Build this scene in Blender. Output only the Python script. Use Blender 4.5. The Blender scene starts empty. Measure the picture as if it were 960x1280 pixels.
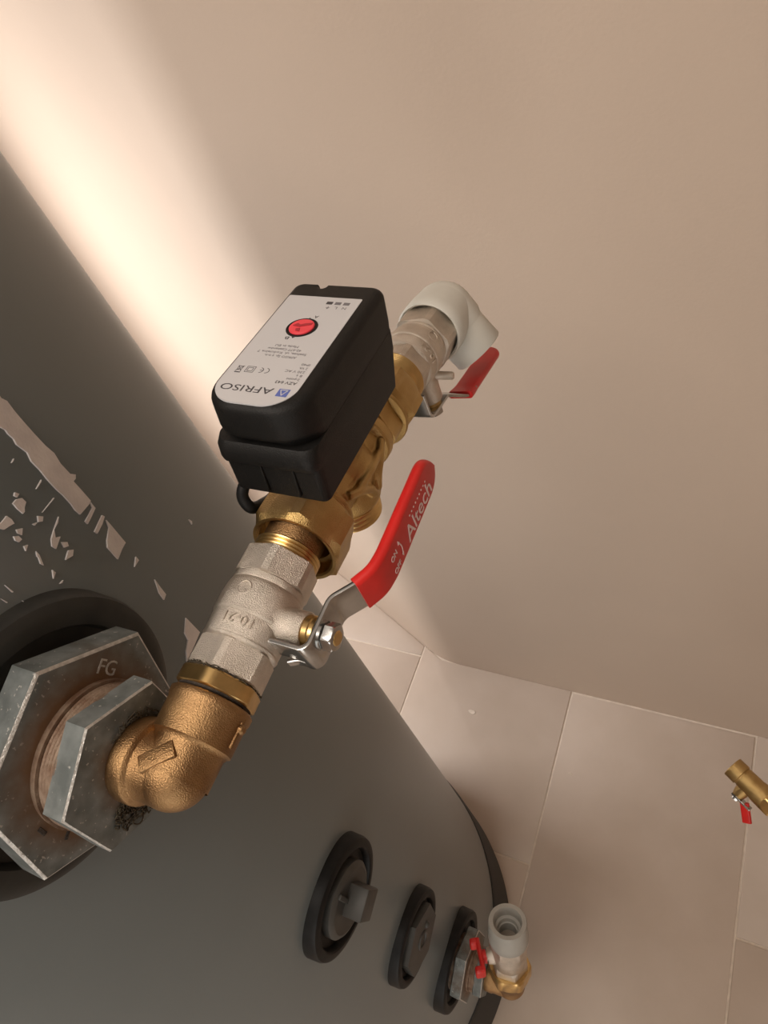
import bpy, bmesh, math, random
from mathutils import Matrix, Vector
from mathutils.geometry import tessellate_polygon
random.seed(7)
PI = math.pi
sc = bpy.context.scene
COL = sc.collection

# ------------------------------------------------------------------ camera
# world: X = out of the tank's ports, Y = along the pipe to the wall, Z = up, metres
CAM_H = 1.8
right = Vector((0.891614, 0.354885, -0.281212))
down = Vector((0.132539, -0.798408, -0.587349))
fwd = Vector((-0.432964, 0.486417, -0.758908))
cam_d = bpy.data.cameras.new('camera')
cam = bpy.data.objects.new('camera', cam_d); COL.objects.link(cam)
cam_d.sensor_fit = 'VERTICAL'; cam_d.sensor_height = 36.0; cam_d.sensor_width = 27.0
cam_d.lens = 892.216 / 1280 * 36.0
cam_d.clip_start = 0.02
up = -down; back = -fwd
cam.matrix_world = Matrix(((right.x, up.x, back.x, 0), (right.y, up.y, back.y, 0), (right.z, up.z, back.z, CAM_H), (0, 0, 0, 1)))
sc.camera = cam

# ------------------------------------------------------------------ light
sc.view_settings.view_transform = 'Standard'
sc.view_settings.look = 'None'
sc.view_settings.gamma = 1.0
sc.view_settings.exposure = 0.0
w = bpy.data.worlds.new('room_air'); sc.world = w; w.use_nodes = True
w.node_tree.nodes['Background'].inputs[0].default_value = (1.0, 0.86, 0.74, 1)
w.node_tree.nodes['Background'].inputs[1].default_value = 0.05

def area(name, loc, target, size, power, color, shape='RECTANGLE', sy=None):
    l = bpy.data.lights.new(name, 'AREA'); l.energy = power; l.color = color; l.shape = shape; l.size = size
    if sy: l.size_y = sy
    o = bpy.data.objects.new(name, l); COL.objects.link(o); o.location = loc
    o.rotation_euler = (Vector(target) - Vector(loc)).to_track_quat('-Z', 'Y').to_euler()
    return o
# the room's ceiling lamp, and the lamp on the far side of the tank that whitens the wall behind it
area('ceiling_lamp_light', (-0.35, -0.35, 2.53), (-0.35, -0.35, 0.0), 0.75, 11.0, (1.0, 0.89, 0.78), 'DISK')
area('window_light', (-1.70, 0.30, 0.85), (-0.60, 0.62, 0.60), 0.60, 30.0, (0.985, 0.985, 1.0), 'RECTANGLE', 1.5)
area('rear_fill_light', (0.30, -1.64, 1.15), (0.10, 0.0, 1.00), 0.80, 4.5, (0.84, 0.95, 1.0), 'RECTANGLE', 1.9)  # added cool fill behind the camera, brightens the tank front and metals

# ------------------------------------------------------------------ materials
def newmat(name):
    m = bpy.data.materials.new(name); m.use_nodes = True
    nt = m.node_tree; return m, nt, nt.nodes['Principled BSDF']

def mat(name, col, rough=0.5, metal=0.0, var=0.0, vscale=40.0, bump=0.0, bscale=400.0, col2=None, spec=0.5, coat=0.0, roughvar=0.0, detail=4.0, lo=0.35, hi=0.65):
    m, nt, b = newmat(name)
    b.inputs['Roughness'].default_value = rough; b.inputs['Metallic'].default_value = metal
    b.inputs['Specular IOR Level'].default_value = spec; b.inputs['Coat Weight'].default_value = coat
    b.inputs['Base Color'].default_value = (*col, 1)
    tc = nt.nodes.new('ShaderNodeTexCoord')
    if var > 0 or col2:
        n = nt.nodes.new('ShaderNodeTexNoise'); n.inputs['Scale'].default_value = vscale; n.inputs['Detail'].default_value = detail
        nt.links.new(tc.outputs['Object'], n.inputs['Vector'])
        r = nt.nodes.new('ShaderNodeValToRGB')
        c2 = col2 if col2 else tuple(min(1, c * (1 + var)) for c in col)
        c1 = col if col2 else tuple(c * (1 - var) for c in col)
        r.color_ramp.elements[0].color = (*c1, 1); r.color_ramp.elements[1].color = (*c2, 1)
        r.color_ramp.elements[0].position = lo; r.color_ramp.elements[1].position = hi
        nt.links.new(n.outputs['Fac'], r.inputs['Fac']); nt.links.new(r.outputs['Color'], b.inputs['Base Color'])
        if roughvar:
            mr = nt.nodes.new('ShaderNodeMapRange'); mr.inputs['To Min'].default_value = rough - roughvar; mr.inputs['To Max'].default_value = rough + roughvar
            mr.inputs['From Min'].default_value = 0.3; mr.inputs['From Max'].default_value = 0.7
            nt.links.new(n.outputs['Fac'], mr.inputs['Value']); nt.links.new(mr.outputs['Result'], b.inputs['Roughness'])
    if bump > 0:
        n2 = nt.nodes.new('ShaderNodeTexNoise'); n2.inputs['Scale'].default_value = bscale; n2.inputs['Detail'].default_value = 3
        nt.links.new(tc.outputs['Object'], n2.inputs['Vector'])
        bp = nt.nodes.new('ShaderNodeBump'); bp.inputs['Strength'].default_value = bump; bp.inputs['Distance'].default_value = 0.0008
        nt.links.new(n2.outputs['Fac'], bp.inputs['Height']); nt.links.new(bp.outputs['Normal'], b.inputs['Normal'])
    return m

M = {}
M['wall'] = mat('painted_plaster', (0.52, 0.41, 0.325), 0.80, var=0.02, vscale=3, bump=0.25, bscale=260, spec=0.25)
M['ceiling'] = mat('ceiling_paint', (0.75, 0.72, 0.68), 0.9, var=0.02)
M['grout'] = mat('light_grout', (0.70, 0.60, 0.50), 0.9, var=0.08, vscale=60, bump=0.4)
M['tile'] = mat('beige_stone_tile', (0.53, 0.43, 0.35), 0.42, col2=(0.62, 0.515, 0.435), vscale=5, bump=0.1, bscale=120, detail=8, lo=0.3, hi=0.7, spec=0.4)
M['jacket'] = mat('grey_jacket', (0.163, 0.184, 0.186), 0.30, var=0.06, vscale=2.2, bump=0.05, bscale=90, spec=0.45)
M['skirt'] = mat('black_skirt', (0.012, 0.011, 0.010), 0.6)
M['rubber'] = mat('black_rubber', (0.008, 0.008, 0.008), 0.5, var=0.3, vscale=90, bump=0.15, bscale=300, spec=0.22)
M['rubber_worn'] = mat('dusty_rubber', (0.030, 0.030, 0.028), 0.45, col2=(0.05, 0.05, 0.045), vscale=25, bump=0.15, bscale=300, spec=0.3)
M['plug'] = mat('grey_plug_plastic', (0.055, 0.053, 0.048), 0.5, var=0.12, vscale=60)
M['paper'] = mat('torn_paper', (0.74, 0.70, 0.70), 0.85, col2=(0.86, 0.82, 0.81), vscale=55, bump=0.3, bscale=500)
M['brass'] = mat('cast_brass', (0.46, 0.30, 0.115), 0.36, 1.0, col2=(0.58, 0.40, 0.17), vscale=70, bump=0.55, bscale=1500, roughvar=0.06)
M['bronze'] = mat('warm_cast_brass', (0.26, 0.150, 0.070), 0.42, 1.0, col2=(0.40, 0.245, 0.115), vscale=60, bump=0.55, bscale=1400, roughvar=0.06)
M['brass_turned'] = mat('turned_brass', (0.66, 0.45, 0.19), 0.30, 1.0, var=0.10, vscale=120)
M['nickel'] = mat('sandblasted_nickel', (0.60, 0.54, 0.47), 0.35, 1.0, col2=(0.74, 0.67, 0.59), vscale=90, bump=0.8, bscale=2000)
M['zinc'] = mat('bright_zinc', (0.50, 0.50, 0.49), 0.22, 1.0, var=0.1, vscale=100)
M['worn_zinc'] = mat('worn_zinc_edge', (0.55, 0.53, 0.50), 0.45, 0.7, var=0.2, vscale=300, bump=0.7, bscale=900)
M['red'] = mat('red_vinyl', (0.62, 0.020, 0.017), 0.36, var=0.06, vscale=80, spec=0.5)
M['red_knob'] = mat('red_knob_plastic', (0.80, 0.06, 0.08), 0.45)
M['red_dark'] = mat('red_recess', (0.38, 0.02, 0.03), 0.5)
M['white'] = mat('white_pipe_plastic', (0.60, 0.585, 0.53), 0.5, var=0.03)
M['glow'] = mat('lit_pane', (0.8, 0.78, 0.74), 0.5)
M['glow'].node_tree.nodes['Principled BSDF'].inputs['Emission Color'].default_value = (1.0, 0.94, 0.86, 1)
M['glow'].node_tree.nodes['Principled BSDF'].inputs['Emission Strength'].default_value = 1.5
M['grey_pp'] = mat('grey_pipe_plastic', (0.40, 0.385, 0.35), 0.55, var=0.04)
M['black'] = mat('black_housing', (0.008, 0.0075, 0.007), 0.5, var=0.15, vscale=300, bump=0.35, bscale=1800, spec=0.26)
M['dark'] = mat('dark_bore', (0.015, 0.013, 0.012), 0.7)
M['label'] = mat('silver_label', (0.58, 0.575, 0.59), 0.42, 0.12)
M['ink'] = mat('dark_ink', (0.055, 0.05, 0.055), 0.6)
M['ink_grey'] = mat('grey_ink', (0.16, 0.15, 0.16), 0.6)
M['blue'] = mat('blue_logo', (0.10, 0.14, 0.42), 0.5)
M['ink_white'] = mat('white_print', (0.80, 0.62, 0.60), 0.5)
M['hemp'] = mat('hemp_fibre', (0.05, 0.038, 0.022), 0.9, var=0.3, vscale=200)
M['dark_compound'] = mat('thread_compound', (0.035, 0.025, 0.018), 0.8, var=0.4, vscale=300, bump=1, bscale=700)

def galvanized(name, r0, r1):
    """grey zinc with rust that bleeds out round the threads (object X axis = the port's axis)"""
    m, nt, b = newmat(name); L = nt.links
    tc = nt.nodes.new('ShaderNodeTexCoord')
    n = nt.nodes.new('ShaderNodeTexNoise'); n.inputs['Scale'].default_value = 90; n.inputs['Detail'].default_value = 6
    L.new(tc.outputs['Object'], n.inputs['Vector'])
    r = nt.nodes.new('ShaderNodeValToRGB'); r.color_ramp.elements[0].position = 0.35; r.color_ramp.elements[1].position = 0.65
    r.color_ramp.elements[0].color = (0.13, 0.145, 0.142, 1); r.color_ramp.elements[1].color = (0.23, 0.25, 0.245, 1)
    L.new(n.outputs['Fac'], r.inputs['Fac'])
    n3 = nt.nodes.new('ShaderNodeTexNoise'); n3.inputs['Scale'].default_value = 420; n3.inputs['Detail'].default_value = 2
    L.new(tc.outputs['Object'], n3.inputs['Vector'])
    sp = nt.nodes.new('ShaderNodeMapRange'); sp.inputs['From Min'].default_value = 0.66; sp.inputs['From Max'].default_value = 0.72
    L.new(n3.outputs['Fac'], sp.inputs['Value'])
    mx0 = nt.nodes.new('ShaderNodeMixRGB'); mx0.inputs['Color2'].default_value = (0.45, 0.44, 0.41, 1)
    L.new(sp.outputs['Result'], mx0.inputs['Fac']); L.new(r.outputs['Color'], mx0.inputs['Color1'])
    s = nt.nodes.new('ShaderNodeVectorMath'); s.operation = 'MULTIPLY'; s.inputs[1].default_value = (0, 1, 1)
    L.new(tc.outputs['Object'], s.inputs[0])
    ln = nt.nodes.new('ShaderNodeVectorMath'); ln.operation = 'LENGTH'; L.new(s.outputs[0], ln.inputs[0])
    ad = nt.nodes.new('ShaderNodeMath'); ad.operation = 'MULTIPLY_ADD'; ad.inputs[1].default_value = 0.022; 
    n2 = nt.nodes.new('ShaderNodeTexNoise'); n2.inputs['Scale'].default_value = 45; n2.inputs['Detail'].default_value = 5
    L.new(tc.outputs['Object'], n2.inputs['Vector']); L.new(n2.outputs['Fac'], ad.inputs[0]); L.new(ln.outputs['Value'], ad.inputs[2])
    mr = nt.nodes.new('ShaderNodeMapRange'); mr.inputs['From Min'].default_value = r1 + 0.011; mr.inputs['From Max'].default_value = r0 + 0.011
    L.new(ad.outputs[0], mr.inputs['Value'])
    mx = nt.nodes.new('ShaderNodeMixRGB'); mx.inputs['Color2'].default_value = (0.17, 0.095, 0.05, 1)
    L.new(mr.outputs['Result'], mx.inputs['Fac']); L.new(mx0.outputs['Color'], mx.inputs['Color1'])
    L.new(mx.outputs['Color'], b.inputs['Base Color'])
    b.inputs['Roughness'].default_value = 0.5; b.inputs['Metallic'].default_value = 0.35
    bp = nt.nodes.new('ShaderNodeBump'); bp.inputs['Strength'].default_value = 0.6; bp.inputs['Distance'].default_value = 0.0008
    L.new(n.outputs['Fac'], bp.inputs['Height']); L.new(bp.outputs['Normal'], b.inputs['Normal'])
    return m
M['galv'] = galvanized('galvanized_iron', 0.036, 0.053)
M['galv_hex'] = galvanized('galvanized_iron_dark', 0.012, 0.026)
M['rusty'] = mat('rusty_thread', (0.16, 0.085, 0.05), 0.6, 0.3, col2=(0.30, 0.22, 0.16), vscale=90, bump=0.8, bscale=500)

# ------------------------------------------------------------------ mesh helpers
def fr(o, z, x=None):
    """frame at o whose local Z runs along z and local X as near x as it can"""
    z = Vector(z).normalized(); x = Vector(x) if x is not None else Vector((1, 0, 0))
    y = z.cross(x)
    if y.length < 1e-6: y = z.cross(Vector((0, 1, 0)))
    y.normalize(); x = y.cross(z)
    return Matrix(((x.x, y.x, z.x, o[0]), (x.y, y.y, z.y, o[1]), (x.z, y.z, z.z, o[2]), (0, 0, 0, 1)))

class MB:
    def __init__(s): s.bm = bmesh.new()
    def rings(s, rings, F, mi=0, cap0=True, cap1=True, closed=True, mis=None):
        vs = [[s.bm.verts.new(F @ Vector(p)) for p in r] for r in rings]
        n = len(vs[0])
        for i in range(len(vs) - 1):
            m = mis[i] if mis else mi
            for j in range(n if closed else n - 1):
                k = (j + 1) % n
                f = s.bm.faces.new((vs[i][j], vs[i][k], vs[i + 1][k], vs[i + 1][j])); f.material_index = m
        if cap0: f = s.bm.faces.new(vs[0][::-1]); f.material_index = mis[0] if mis else mi
        if cap1: f = s.bm.faces.new(vs[-1]); f.material_index = mis[-1] if mis else mi
        return s
    def lathe(s, prof, F, n=64, mi=0, cap0=True, cap1=True):
        R = [[(max(r, 1e-5) * math.cos(2 * PI * j / n), max(r, 1e-5) * math.sin(2 * PI * j / n), t) for j in range(n)] for t, r in prof]
        return s.rings(R, F, mi, cap0, cap1)
    def hexl(s, prof, af, F, phase=0.0, per=10, mi=0, mis=None, cap0=True, cap1=True, sides=6):
        """a nut: radius = the smaller of the hexagon and the turned chamfer profile"""
        n = sides * per; R = []
        for pr in prof:
            t, rc = pr[0], pr[1]; dd = pr[2] if len(pr) > 2 else 0.0; ring = []
            for j in range(n):
                a = 2 * PI * j / n
                rh = (af / 2 - dd) / math.cos(((a) % (2 * PI / sides)) - PI / sides)
                r = min(rc, rh); ring.append((r * math.cos(a + phase), r * math.sin(a + phase), t))
            R.append(ring)
        return s.rings(R, F, mi, cap0, cap1, mis=mis)
    def thread(s, t0, t1, r, pitch, depth, F, n=64, mi=0):
        k = max(2, int(round((t1 - t0) / pitch))); prof = [(t0, r - depth)]
        p = (t1 - t0) / k
        for i in range(k):
            a = t0 + i * p
            prof += [(a + p * 0.42, r), (a + p * 0.58, r), (a + p * 0.98, r - depth)]
        return s.lathe(prof, F, n, mi)
    def box(s, c, size, F=None, bev=0.0, mi=0, seg=2):
        F = F or Matrix.Identity(4)
        r = bmesh.ops.create_cube(s.bm, size=1.0)
        vs = r['verts']
        for v in vs: v.co = Vector((v.co.x * size[0] + c[0], v.co.y * size[1] + c[1], v.co.z * size[2] + c[2]))
        if bev > 0:
            es = list({e for v in vs for e in v.link_edges})
            rb = bmesh.ops.bevel(s.bm, geom=es, offset=bev, segments=seg, affect='EDGES', profile=0.5)
            vs = list({v for f in rb['faces'] for v in f.verts} | {v for v in vs if v.is_valid})
        fs = {f for v in vs if v.is_valid for f in v.link_faces}
        for v in {v for f in fs for v in f.verts}: v.co = F @ v.co
        for f in fs: f.material_index = mi
        return s
    def prism(s, poly, z0, z1, F=None, bev=0.0, mi=0, seg=2):
        """polygon (x, y) between z0 and z1, its top rim rounded by bev"""
        F = F or Matrix.Identity(4)
        R = [[(x, y, z0) for x, y in poly]]
        if bev > 0:
            for i in range(seg + 1):
                a = PI / 2 * i / seg
                off = bev * (1 - math.cos(a)); z = z1 - bev + bev * math.sin(a)
                R.append([(x, y, z) for x, y in inset(poly, off)])
        else: R.append([(x, y, z1) for x, y in poly])
        return s.rings(R, F, mi)
    def tube(s, pts, r, n=12, mi=0, up=(0, 0, 1), prof=None, caps=True):
        """round tube, or the cross-section prof(i, u) -> [(a, b)...] swept along pts"""
        P = [Vector(p) for p in pts]; R = []; prev = None
        for i, p in enumerate(P):
            t = (P[min(i + 1, len(P) - 1)] - P[max(i - 1, 0)]).normalized()
            a = (prev - t * prev.dot(t)) if prev is not None else Vector(up) - t * Vector(up).dot(t)
            if a.length < 1e-5: a = t.orthogonal()
            a.normalize(); prev = a; b = t.cross(a)
            rr = r(i) if callable(r) else r
            cs = prof(i) if prof else [(rr * math.cos(2 * PI * j / n), rr * math.sin(2 * PI * j / n)) for j in range(n)]
            R.append([tuple(p + a * u + b * v) for u, v in cs])
        return s.rings(R, Matrix.Identity(4), mi, caps, caps)
    def ball(s, c, r, F=None, mi=0, u=32, v=20, scale=(1, 1, 1)):
        F = F or Matrix.Identity(4)
        rr = bmesh.ops.create_uvsphere(s.bm, u_segments=u, v_segments=v, radius=r)
        for q in rr['verts']: q.co = F @ Vector((q.co.x * scale[0] + c[0], q.co.y * scale[1] + c[1], q.co.z * scale[2] + c[2]))
        for f in {f for q in rr['verts'] for f in q.link_faces}: f.material_index = mi
        return s

def inset(poly, d):
    if d <= 0: return list(poly)
    n = len(poly); out = []
    A = sum(poly[i][0] * poly[(i + 1) % n][1] - poly[(i + 1) % n][0] * poly[i][1] for i in range(n))
    sg = 1 if A > 0 else -1
    for i in range(n):
        p0 = Vector(poly[i - 1]); p1 = Vector(poly[i]); p2 = Vector(poly[(i + 1) % n])
        e1 = (p1 - p0).normalized(); e2 = (p2 - p1).normalized()
        n1 = Vector((-e1.y, e1.x)) * sg; n2 = Vector((-e2.y, e2.x)) * sg
        m = n1 + n2; k = d / max(0.3, 1 + n1.dot(n2))
        out.append((p1.x + m.x * k, p1.y + m.y * k))
    return out

def rrect(x0, x1, y0, y1, radii, seg=6):
    """rounded rectangle, radii at (x0,y0),(x1,y0),(x1,y1),(x0,y1)"""
    out = []
    for (cx, cy, a0), r in zip(((x0, y0, PI), (x1, y0, 1.5 * PI), (x1, y1, 0), (x0, y1, PI / 2)), radii):
        sx = 1 if cx == x0 else -1; sy = 1 if cy == y0 else -1
        for i in range(seg + 1):
            a = a0 + PI / 2 * i / seg
            out.append((cx + sx * r + r * math.cos(a), cy + sy * r + r * math.sin(a)))
    return out

def tag(o, label=None, cat=None, group=None, kind=None):
    for k, v in (('label', label), ('category', cat), ('group', group), ('kind', kind)):
        if v: o[k] = v
    return o

def thing(name, loc, label, cat, group=None):
    o = bpy.data.objects.new(name, None); COL.objects.link(o); o.location = loc; o.empty_display_size = 0.02
    return tag(o, label, cat, group)

ORG = {}
def obj(name, mb, mats, parent=None, origin=None, angle=32, smooth=True, label=None, voxel=None, recalc=True):
    """link what mb holds as ONE mesh object; vertices are in world coordinates and are moved to the thing's origin"""
    bm = mb.bm
    if recalc: bmesh.ops.recalc_face_normals(bm, faces=bm.faces)
    root = parent
    while root is not None and root.parent is not None: root = root.parent
    if root is not None and root.type == 'EMPTY': o0 = Vector(root.location)
    elif root is not None: o0 = ORG[root.name]
    else: o0 = Vector(origin) if origin is not None else Vector((0, 0, 0))
    bmesh.ops.translate(bm, verts=bm.verts, vec=-o0)
    me = bpy.data.meshes.new(name); bm.to_mesh(me); bm.free()
    for m in (mats if isinstance(mats, (list, tuple)) else [mats]): me.materials.append(M[m])
    if smooth:
        me.polygons.foreach_set('use_smooth', [True] * len(me.polygons)); me.set_sharp_from_angle(angle=math.radians(angle))
    o = bpy.data.objects.new(name, me); COL.objects.link(o)
    if parent is not None: o.parent = parent
    else: o.location = o0; ORG[o.name] = o0
    if label: o['label'] = label
    if voxel:
        md = o.modifiers.new('fuse', 'REMESH'); md.mode = 'VOXEL'; md.voxel_size = voxel; md.use_smooth_shade = True
        ms = o.modifiers.new('soften', 'SMOOTH'); ms.factor = 0.5; ms.iterations = 7
    return o

def text(name, s, F, parent, m, height, width=None, ext=0.00012, align='LEFT', curve=None):
    """flat lettering: F's local X is the reading direction, local Y the letters' up; converted to a mesh part"""
    cu = bpy.data.curves.new(name, 'FONT'); cu.body = s; cu.size = 1.0; cu.extrude = 0.5; cu.resolution_u = 3
    t = bpy.data.objects.new(name, cu); COL.objects.link(t)
    bpy.context.view_layer.update()
    me = bpy.data.meshes.new_from_object(t.evaluated_get(bpy.context.evaluated_depsgraph_get()))
    bpy.data.objects.remove(t)
    xs = [v.co.x for v in me.vertices]; ys = [v.co.y for v in me.vertices]
    x0, x1 = min(xs), max(xs); W = x1 - x0
    cap = 0.70                                                      # height of capitals in the default font
    ky = height / cap; kx = width / W if width else ky
    mb = MB(); mb.bm.from_mesh(me); bpy.data.meshes.remove(me)
    sh = {'LEFT': 0, 'CENTER': -0.5, 'RIGHT': -1}[align] * W * kx
    for v in mb.bm.verts:
        x = (v.co.x - x0) * kx + sh; y = v.co.y * ky; z = v.co.z * 2 * ext
        if curve: v.co = curve(x, y, z)
        else: v.co = F @ Vector((x, y, z))
    return obj(name, mb, m, parent, smooth=False, recalc=False)
I4 = Matrix.Identity(4)
WALL_Y = 0.6965; COR_X = -0.665; SLOPE = 0.137 / 0.285
XL, XR, YN, ZC = -1.75, 1.55, -1.70, 2.62
# ------------------------------------------------------------------ the room
def wall_path():
    u1 = Vector((-1, 0)); u2 = Vector((-1, SLOPE)).normalized()
    c = Vector((COR_X, WALL_Y)); d = 0.055; pts = [Vector((XR, WALL_Y)), Vector((0.4, WALL_Y)), Vector((-0.2, WALL_Y))]
    a = c - u1 * d; b = c + u2 * d
    for i in range(13):
        t = i / 12; pts.append(a * (1 - t) ** 2 + c * 2 * t * (1 - t) + b * t ** 2)
    pts.append(Vector((XL, WALL_Y + (COR_X - XL) * SLOPE)))
    return pts
WP = wall_path()
mb = MB(); outer = [p + Vector((0.02 if i else 0.0, 0.1)) for i, p in enumerate(WP)]
loop = [(p.x, p.y) for p in WP] + [(p.x, p.y) for p in outer[::-1]]
mb.prism(loop, -0.02, ZC)
tag(obj('wall_back', mb, 'wall', angle=40), kind='structure')
mb = MB(); mb.box((XL - 0.05, -0.2, ZC / 2), (0.1, 3.1, ZC + 0.04)); tag(obj('wall_left', mb, 'wall'), kind='structure')
mb = MB(); mb.box((XR + 0.05, -0.5, ZC / 2), (0.1, 2.5, ZC + 0.04)); tag(obj('wall_right', mb, 'wall'), kind='structure')
mb = MB(); mb.box((-0.1, YN - 0.05, ZC / 2), (3.5, 0.1, ZC + 0.04)); tag(obj('wall_front', mb, 'wall'), kind='structure')
mb = MB(); mb.box((-0.1, -0.2, ZC + 0.05), (3.6, 3.3, 0.1)); tag(obj('ceiling', mb, 'ceiling'), kind='structure')
# floor: a bed of light grout with every tile laid in it
mb = MB(); mb.box((-0.1, -0.2, -0.032), (3.5, 3.1, 0.06)); floor = tag(obj('floor', mb, 'grout'), kind='structure')
def clip(poly, n, d):
    out = []
    for i in range(len(poly)):
        a, b = Vector(poly[i - 1]), Vector(poly[i]); da, db = a.dot(n) - d, b.dot(n) - d
        if (da <= 0) != (db <= 0): q = a + (b - a) * (da / (da - db)); out.append((q.x, q.y))
        if db <= 0: out.append((b.x, b.y))
    return out
TW, TL, XJ, G = 0.4235, 0.8535, -0.3017, 0.0022
n2 = Vector((SLOPE, 1)).normalized(); d2 = Vector((COR_X, WALL_Y)).dot(n2)
for k in range(-4, 5):
    x0 = XJ + k * TW; x1 = x0 + TW
    yo = 0.267 - (0 if k % 2 else TL / 2)
    for j in range(-3, 2):
        y0 = yo + j * TL; y1 = y0 + TL
        R = [(max(x0 + G, XL), max(y0 + G, YN)), (min(x1 - G, XR), max(y0 + G, YN)), (min(x1 - G, XR), y1 - G), (max(x0 + G, XL), y1 - G)]
        if R[0][0] >= R[1][0] or R[0][1] >= R[2][1]: continue
        pieces = []
        if x1 <= COR_X: pieces = [clip(R, n2, d2 - 0.001)]
        elif x0 < COR_X and y1 > WALL_Y:
            xl, xr, wy = R[0][0], R[1][0], WALL_Y - 0.0005
            pieces = [[(xl, R[0][1]), (xr, R[0][1]), (xr, wy), (COR_X, wy), (xl, wy + (COR_X - xl) * SLOPE)]]
            if R[0][1] > wy: continue
        else: pieces = [clip(R, Vector((0, 1)), WALL_Y - 0.001)]
        mb = MB(); ok = False
        for pc in pieces:
            if len(pc) >= 3 and max(p[1] for p in pc) - min(p[1] for p in pc) > 0.01:
                mb.prism(pc, -0.006, random.uniform(-0.0003, 0.0003), bev=0.0015, seg=2); ok = True
        if ok: obj('tile', mb, 'tile', floor, angle=50)
        else: mb.bm.free()

# ------------------------------------------------------------------ the tank
AX, AY, TR = -0.6581, 0.0224, 0.3641
X0 = AX + TR
Z1 = 1.8 - 0.2965                                                   # height of the port the valves hang on
FT_ = Matrix.Translation((AX, AY, 0))
tank = thing('storage_tank', (AX, AY, 0), 'tall cylindrical hot water tank in a smooth grey jacket with ports up its front', 'tank')
mb = MB()
for_prof = [(0.222, TR - 0.010), (0.215, TR - 0.004), (0.218, TR - 0.0008), (0.224, TR), (1.71, TR), (1.735, TR - 0.008), (1.755, TR - 0.04), (1.77, TR - 0.15), (1.775, 0.0)]
mb.lathe(for_prof, FT_, n=256); obj('jacket', mb, 'jacket', tank, angle=40)
mb = MB(); mb.lathe([(0.0, TR + 0.0015), (0.03, TR + 0.0035), (0.20, TR + 0.0035), (0.213, TR + 0.001), (0.216, TR - 0.012)], FT_, n=200)
obj('skirt', mb, 'skirt', tank, label='black plinth ring round the foot of the tank')
def seal(z, ro, ri, m='rubber', x1=0.010, y=AY + 0.002):
    F = fr((X0, y, z), (1, 0, 0), (0, 1, 0)); mb = MB()
    mb.lathe([(-0.016, ro + 0.001), (x1 - 0.005, ro), (x1 - 0.0015, ro - 0.0015), (x1, ro - 0.005), (x1, ro - 0.009), (x1 - 0.001, ri + 0.001), (x1 - 0.003, ri), (x1 - 0.007, ri - 0.001), (x1 - 0.008, 0)], F, n=96)
    return obj('port_seal', mb, m, tank, angle=28)
seal(Z1 - 0.001, 0.0765, 0.060, 'rubber_worn', 0.0085)
Z2, Z3, Z4 = 1.8 - 0.7385, 1.8 - 1.0235, 1.8 - 1.300
seal(Z2, 0.0580, 0.0465, x1=0.0115); seal(Z3, 0.0595, 0.0475, x1=0.0115); seal(Z4, 0.0745, 0.060, x1=0.012)
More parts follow.
